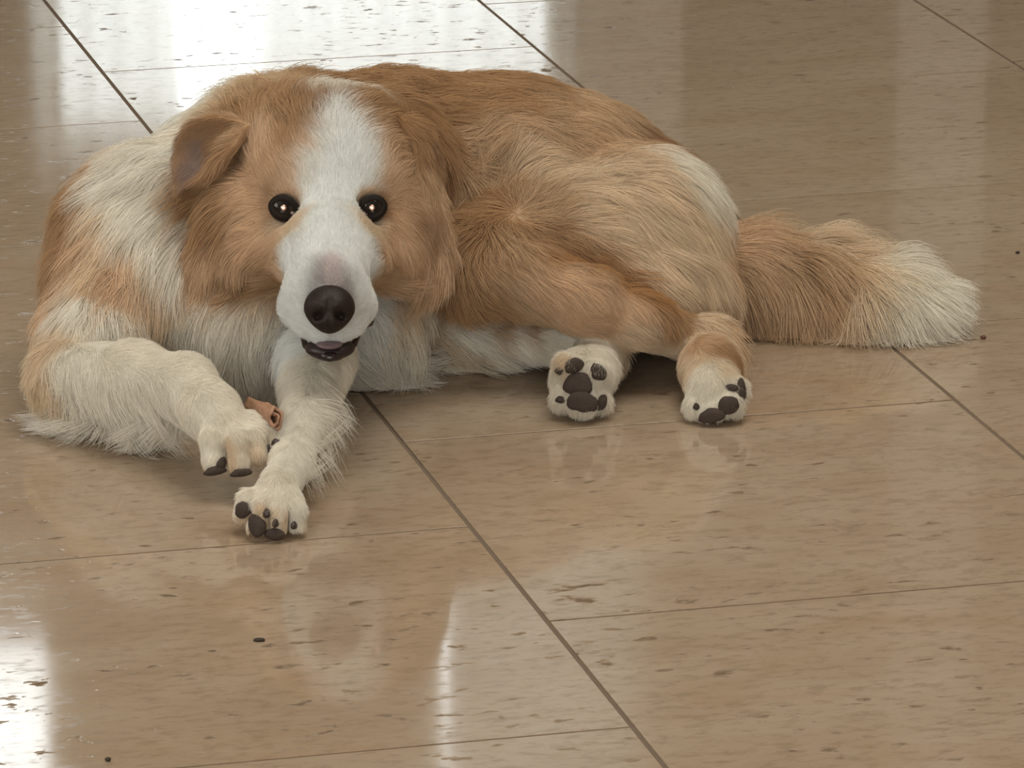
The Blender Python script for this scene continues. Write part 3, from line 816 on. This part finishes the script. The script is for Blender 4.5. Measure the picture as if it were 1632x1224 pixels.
NPT = 6
def grow(name, V, Q, anch, n_hair, parent, seed, avoid=(), clump=0.34, radius=0.00016, s_col=0.0045, s_flow=0.013, back=0.5, only=None, **props):
    g = np.random.default_rng(seed)
    V = np.asarray(V, np.float32)
    T = np.concatenate([Q[:, [0, 1, 2]], Q[:, [0, 2, 3]]])
    e1, e2 = V[T[:, 1]] - V[T[:, 0]], V[T[:, 2]] - V[T[:, 0]]
    fn = np.cross(e1, e2); ar = np.linalg.norm(fn, axis=1) / 2
    fn = fn / (2 * ar[:, None] + 1e-12)
    vn = np.zeros_like(V)
    for k in range(3):
        for c in range(3):
            vn[:, c] += np.bincount(T[:, k], fn[:, c] * ar, len(V))
    vn /= np.linalg.norm(vn, axis=1, keepdims=True) + 1e-12
    cen = V[T].mean(1)
    # shorter coats are denser
    Cv, Fv = spread(anch, V, vn, s_col, s_flow)
    Lf = Fv[T, 0].mean(1)
    wgt = ar * np.clip((0.026 / Lf) ** 0.9, 0.95, 4.0)
    wgt *= np.where(cen[:, 2] < 0.006, 0.05, 1.0)
    wgt *= np.where(fn[:, 1] > 0.35, back, 1.0)
    if only is not None:
        near_any = np.zeros(len(cen), bool)
        for (c, r, dn) in only:
            near_any |= (((cen - np.array(c, np.float32)) ** 2).sum(1) < r * r) & (fn @ np.array(dn, np.float32) > 0.72)
        wgt = ar * near_any
    tri = g.choice(len(T), n_hair, p=wgt / wgt.sum())
    r1, r2 = np.sqrt(g.random(n_hair)), g.random(n_hair)
    bc = np.stack([1 - r1, r1 * (1 - r2), r1 * r2], 1).astype(np.float32)
    P = (V[T[tri]] * bc[..., None]).sum(1)
    Nn = (vn[T[tri]] * bc[..., None]).sum(1); Nn /= np.linalg.norm(Nn, axis=1, keepdims=True)
    for (c, r) in avoid:
        keep = ((P - np.array(c, np.float32)) ** 2).sum(1) > r * r
        P, Nn = P[keep], Nn[keep]
    n = len(P)
    jit = P + g.normal(0, 0.0016, P.shape).astype(np.float32)
    C, F = spread(anch, jit, Nn, s_col, s_flow)
    Lh = F[:, 0] * g.uniform(0.7, 1.15, n)
    t = F[:, 1:4]
    t = t - Nn * (t * Nn).sum(1, keepdims=True)
    t /= np.linalg.norm(t, axis=1, keepdims=True) + 1e-9
    b = np.cross(Nn, t)
    q = np.clip(Lh / 0.02, 0.5, 1.0)
    ang = (smooth_noise(P, 90, seed + 1) * 0.22 + smooth_noise(P, 300, seed + 2) * 0.16) * q + g.normal(0, 0.10, n)
    t = t * np.cos(ang)[:, None] + b * np.sin(ang)[:, None]
    lift = F[:, 4] * g.uniform(0.6, 1.4, n) * (1 + 0.3 * q * smooth_noise(P, 200, seed + 3))
    s = np.linspace(0, 1, NPT, dtype=np.float32)
    h = (s - 0.55 * s ** 2)[None, :, None] * (lift * 1.6)[:, None, None]
    curl = (smooth_noise(P, 150, seed + 4) * 0.22)[:, None, None] * (s ** 2)[None, :, None]
    X = P[:, None, :] + Lh[:, None, None] * (s[None, :, None] * t[:, None, :] + h * Nn[:, None, :] + curl * b[:, None, :])
    X[:, :, 2] -= 3.0 * (Lh ** 2)[:, None] * (s ** 2)[None]
    # locks: strands lean towards a guide strand
    ng = max(60, n // 15)
    gi = g.choice(n, ng, replace=False)
    kd = KDTree(ng)
    for k, i in enumerate(gi):
        kd.insert(P[i].tolist(), k)
    kd.balance()
    near = np.fromiter((gi[kd.find(p)[1]] for p in P.tolist()), np.int64, n)
    cl = clump * np.clip(Lh / 0.03, 0.25, 1.25) * g.uniform(0.6, 1.1, n)
    cl = np.clip(cl, 0, 0.92)
    X += (X[near] - X) * (cl[:, None] * s[None] ** 1.2)[..., None]
    X[:, :, 2] = np.maximum(X[:, :, 2], 0.0012 + 0.004 * g.random((n, 1)).astype(np.float32))
    tint = 1 + (0.08 * g.normal(size=n) + (0.06 * g.normal(size=n))[near]) * q
    C = np.clip(C * np.clip(tint, 0.6, 1.4)[:, None].astype(np.float32), 0, 0.95)
    cu = bpy.data.hair_curves.new(name)
    cu.add_curves([NPT] * n)
    cu.attributes['position'].data.foreach_set('vector', X.astype(np.float32).ravel())
    ra = cu.attributes.get('radius') or cu.attributes.new('radius', 'FLOAT', 'POINT')
    prof = radius * np.array([1.0, 1.0, 0.9, 0.75, 0.55, 0.22], np.float32)
    thick = (np.clip(Lh / 0.02, 0.62, 1.15))[:, None] * g.uniform(0.8, 1.2, (n, 1))
    ra.data.foreach_set('value', (thick * prof[None]).astype(np.float32).ravel())
    ca = cu.attributes.new('hair_color', 'FLOAT_COLOR', 'CURVE')
    ca.data.foreach_set('color', np.concatenate([C, np.ones((n, 1), np.float32)], 1).astype(np.float32).ravel())
    cu.materials.append(fur_m)
    o = new_obj(name, cu, None, parent, kind='stuff', **props)
    return o, Cv

anch = read_anchors(A, hit)
# the side turned away from the photograph: same coat carried over the back
extra = []
for x, z, c, l in [(-.28, .10, 'O', 36), (-.2, .15, 'W', 42), (-.12, .15, 'O', 40), (-.02, .15, 'O', 40), (.06, .14, 'O', 40), (.12, .10, 'C', 38), (-.2, .06, 'W', 42), (-.1, .06, 'O', 40), (0, .06, 'O', 38), (.1, .05, 'C', 38)]:
    loc, nrm, i, d = bvh.ray_cast(Vector((x, 6, z)), Vector((0, -1, 0)))
    if loc is not None:
        extra.append((*loc, *nrm, *COL[c], l / 1000, 0.9, 0.0, -0.4, 0.25))
if extra:
    anch = np.concatenate([anch, np.array(extra, np.float32)])
avoid = [(at(e[0], e[1], e[4]) + FWD * -0.004, 0.0128) for e in EYES] + [(NOSE, 0.0185)]
for p in PADS:
    loc = hit(p[0], p[1])[0]
    if loc is not None:
        avoid.append((loc, 0.5 * min(p[2], p[3]) * loc.y / cp / FPX))
for (x, y) in ((526, 550), (505, 552), (547, 552)):
    avoid.append((hit(x, y)[0], 0.0065))
N_HAIR = 420000
_, Cv = grow('fur', verts, quads, anch, N_HAIR, dog, 11, avoid, label='long soft tan and white coat')
# sparse feathering behind the stretched foreleg, at the elbow and under the chest
WISP = '''516 660 W 30 30 .25;510 690 W 30 20 .25;504 720 W 32 10 .25;498 750 W 26 20 .25;524 635 W 30 45 .25;640 560 W 42 35 .55;600 590 W 40 60 .55;665 530 L 40 30 .55;560 600 W 36 75 .5;80 665 W 20 140 .4;130 670 W 34 110 .5;200 660 W 40 70 .5;240 645 W 40 75 .5'''
wa = read_anchors(WISP, hit)
grow('feathering', verts, quads, wa, 1100, dog, 31, (), clump=0.35, radius=0.00009, only=[(r[:3], 0.014, r[3:6]) for r in wa], label='wispy white feathering')
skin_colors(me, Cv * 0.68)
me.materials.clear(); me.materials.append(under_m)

# the ears' own fur
EAR_L = '''345 187 O 8 200 .3;310 197 O 7 190 .3;288 222 O 6 150 .3;279 255 O 6 100 .3;280 290 O 6 95 .3;330 205 O 6 180 .3;300 215 O 5 150 .2;292 245 N 3 110 .12;302 235 G 3 110 .12;320 238 G 3 110 .12;310 250 G 3 110 .12;325 255 G 3 110 .12;298 262 G 3 110 .12;310 270 G 3 100 .12;295 282 G 3 100 .12;335 232 N 6 120 .25;348 250 O 30 100 .5;340 268 O 34 100 .5;328 275 N 26 110 .4;365 235 O 24 105 .45;375 215 C 14 200 .3;350 215 O 8 180 .3'''
EAR_R = '''645 200 O 16 60 .3;665 215 O 16 70 .3;685 240 N 12 80 .3;660 240 O 18 85 .3;680 270 C 18 85 .3;660 280 T 18 90 .3;690 300 C 18 85 .3;670 320 T 18 85 .3;700 340 T 18 80 .3;680 355 L 18 75 .3;698 370 Y 18 75 .3'''
for (o, V, Q), text, nh, sd in ((ear_l, EAR_L, 9000, 21), (ear_r, EAR_R, 9000, 22)):
    bv = BVHTree.FromPolygons([Vector(v) for v in V.tolist()], Q.tolist())
    def cast(px, py, bv=bv):
        d = (FWD + RIGHT * ((px - 816) / FPX) - UP * ((py - 612) / FPX)).normalized()
        return bv.ray_cast(CAM, d)
    an = read_anchors(text, cast)
    _, cv = grow('ear_fur', V, Q, an, nh, o, sd, (), back=0.8)
    skin_colors(o.data, cv)
    o.data.materials.append(under_m)

# ------------------------------------------------------------------ the chew between the front legs, and crumbs on the tiles
chew_m, nt, b, N, L = material('brown_rawhide')
n_ = N('ShaderNodeTexNoise'); n_.inputs['Scale'].default_value = 260
r_ = N('ShaderNodeValToRGB')
r_.color_ramp.elements[0].color = (0.20, 0.085, 0.045, 1); r_.color_ramp.elements[1].color = (0.50, 0.30, 0.19, 1)
tc_ = N('ShaderNodeTexCoord')
L(tc_.outputs['Object'], n_.inputs['Vector']); L(n_.outputs['Fac'], r_.inputs['Fac']); L(r_.outputs[0], b.inputs['Base Color'])
b.inputs['Roughness'].default_value = 0.5
def rolled_chew():
    A, B_ = at(398, 652, 3.600), at(439, 667, 3.549)
    ax = (B_ - A).normalized()
    u = (Vector((0, 0, 1)) - ax * ax.z).normalized(); w = ax.cross(u)
    bm = bmesh.new()
    K, S = 44, 12
    loops = []
    for k in range(K + 1):
        a = 2 * math.pi * 1.55 * k / K + 0.6
        r = 0.0026 + 0.0058 * k / K
        ring = []
        for side in (-1, 1):
            rr = r + side * 0.0011
            for j in range(S + 1):
                s = j / S if side > 0 else 1 - j / S
                wob = 1 + 0.10 * math.sin(5 * a + 9 * s) + 0.05 * math.sin(17 * s + 2 * a)
                tw = a + 0.5 * s
                end = 0.0012 * math.sin(3 * a) if s > 0.99 else 0
                p = A.lerp(B_, s) + ax * end + (u * math.sin(tw) * 1.05 + w * math.cos(tw) * 0.62) * rr * wob
                ring.append(bm.verts.new(p))
        loops.append(ring)
    for r0, r1 in zip(loops, loops[1:]):
        m = len(r0)
        for j in range(m):
            bm.faces.new((r0[j], r0[(j + 1) % m], r1[(j + 1) % m], r1[j]))
    bm.faces.new(loops[0]); bm.faces.new(loops[-1][::-1])
    bmesh.ops.recalc_face_normals(bm, faces=bm.faces)
    return bm_obj('dog_chew', bm, chew_m, label='rolled brown chew held between the front legs of the dog', category='dog chew', smooth=True)
rolled_chew()
crumb_m = simple('dark_crumb', (0.035, 0.024, 0.016), 0.8)
red_m = simple('reddish_crumb', (0.12, 0.05, 0.03), 0.8)
for px, py, lx, ly, lz, m, lab in [(413, 1022, .0040, .0022, .0012, crumb_m, 'long dark crumb on the tile in front of the dog'),
                                   (172, 1213, .0019, .0019, .0013, crumb_m, 'tiny dark crumb at the lower left of the floor'),
                                   (1567, 540, .0024, .0022, .0015, red_m, 'reddish brown crumb on the tile beside the tail tip'),
                                   (1622, 404, .0019, .0018, .0011, crumb_m, 'tiny dark crumb on the tile at the far right')]:
    g = ground(px, py)
    bm = bmesh.new()
    add_ball(bm, (0, 0, 0), (lx, ly, lz), 12, 8)
    for v in bm.verts:
        v.co *= 1 + 0.22 * noise.noise(v.co * 700 + Vector((px, 0, 0)))
    o = bm_obj('crumb', bm, m, label=lab, category='crumb', group='crumbs on the tile floor')
    o.location = g + Vector((0, 0, lz * 0.85))
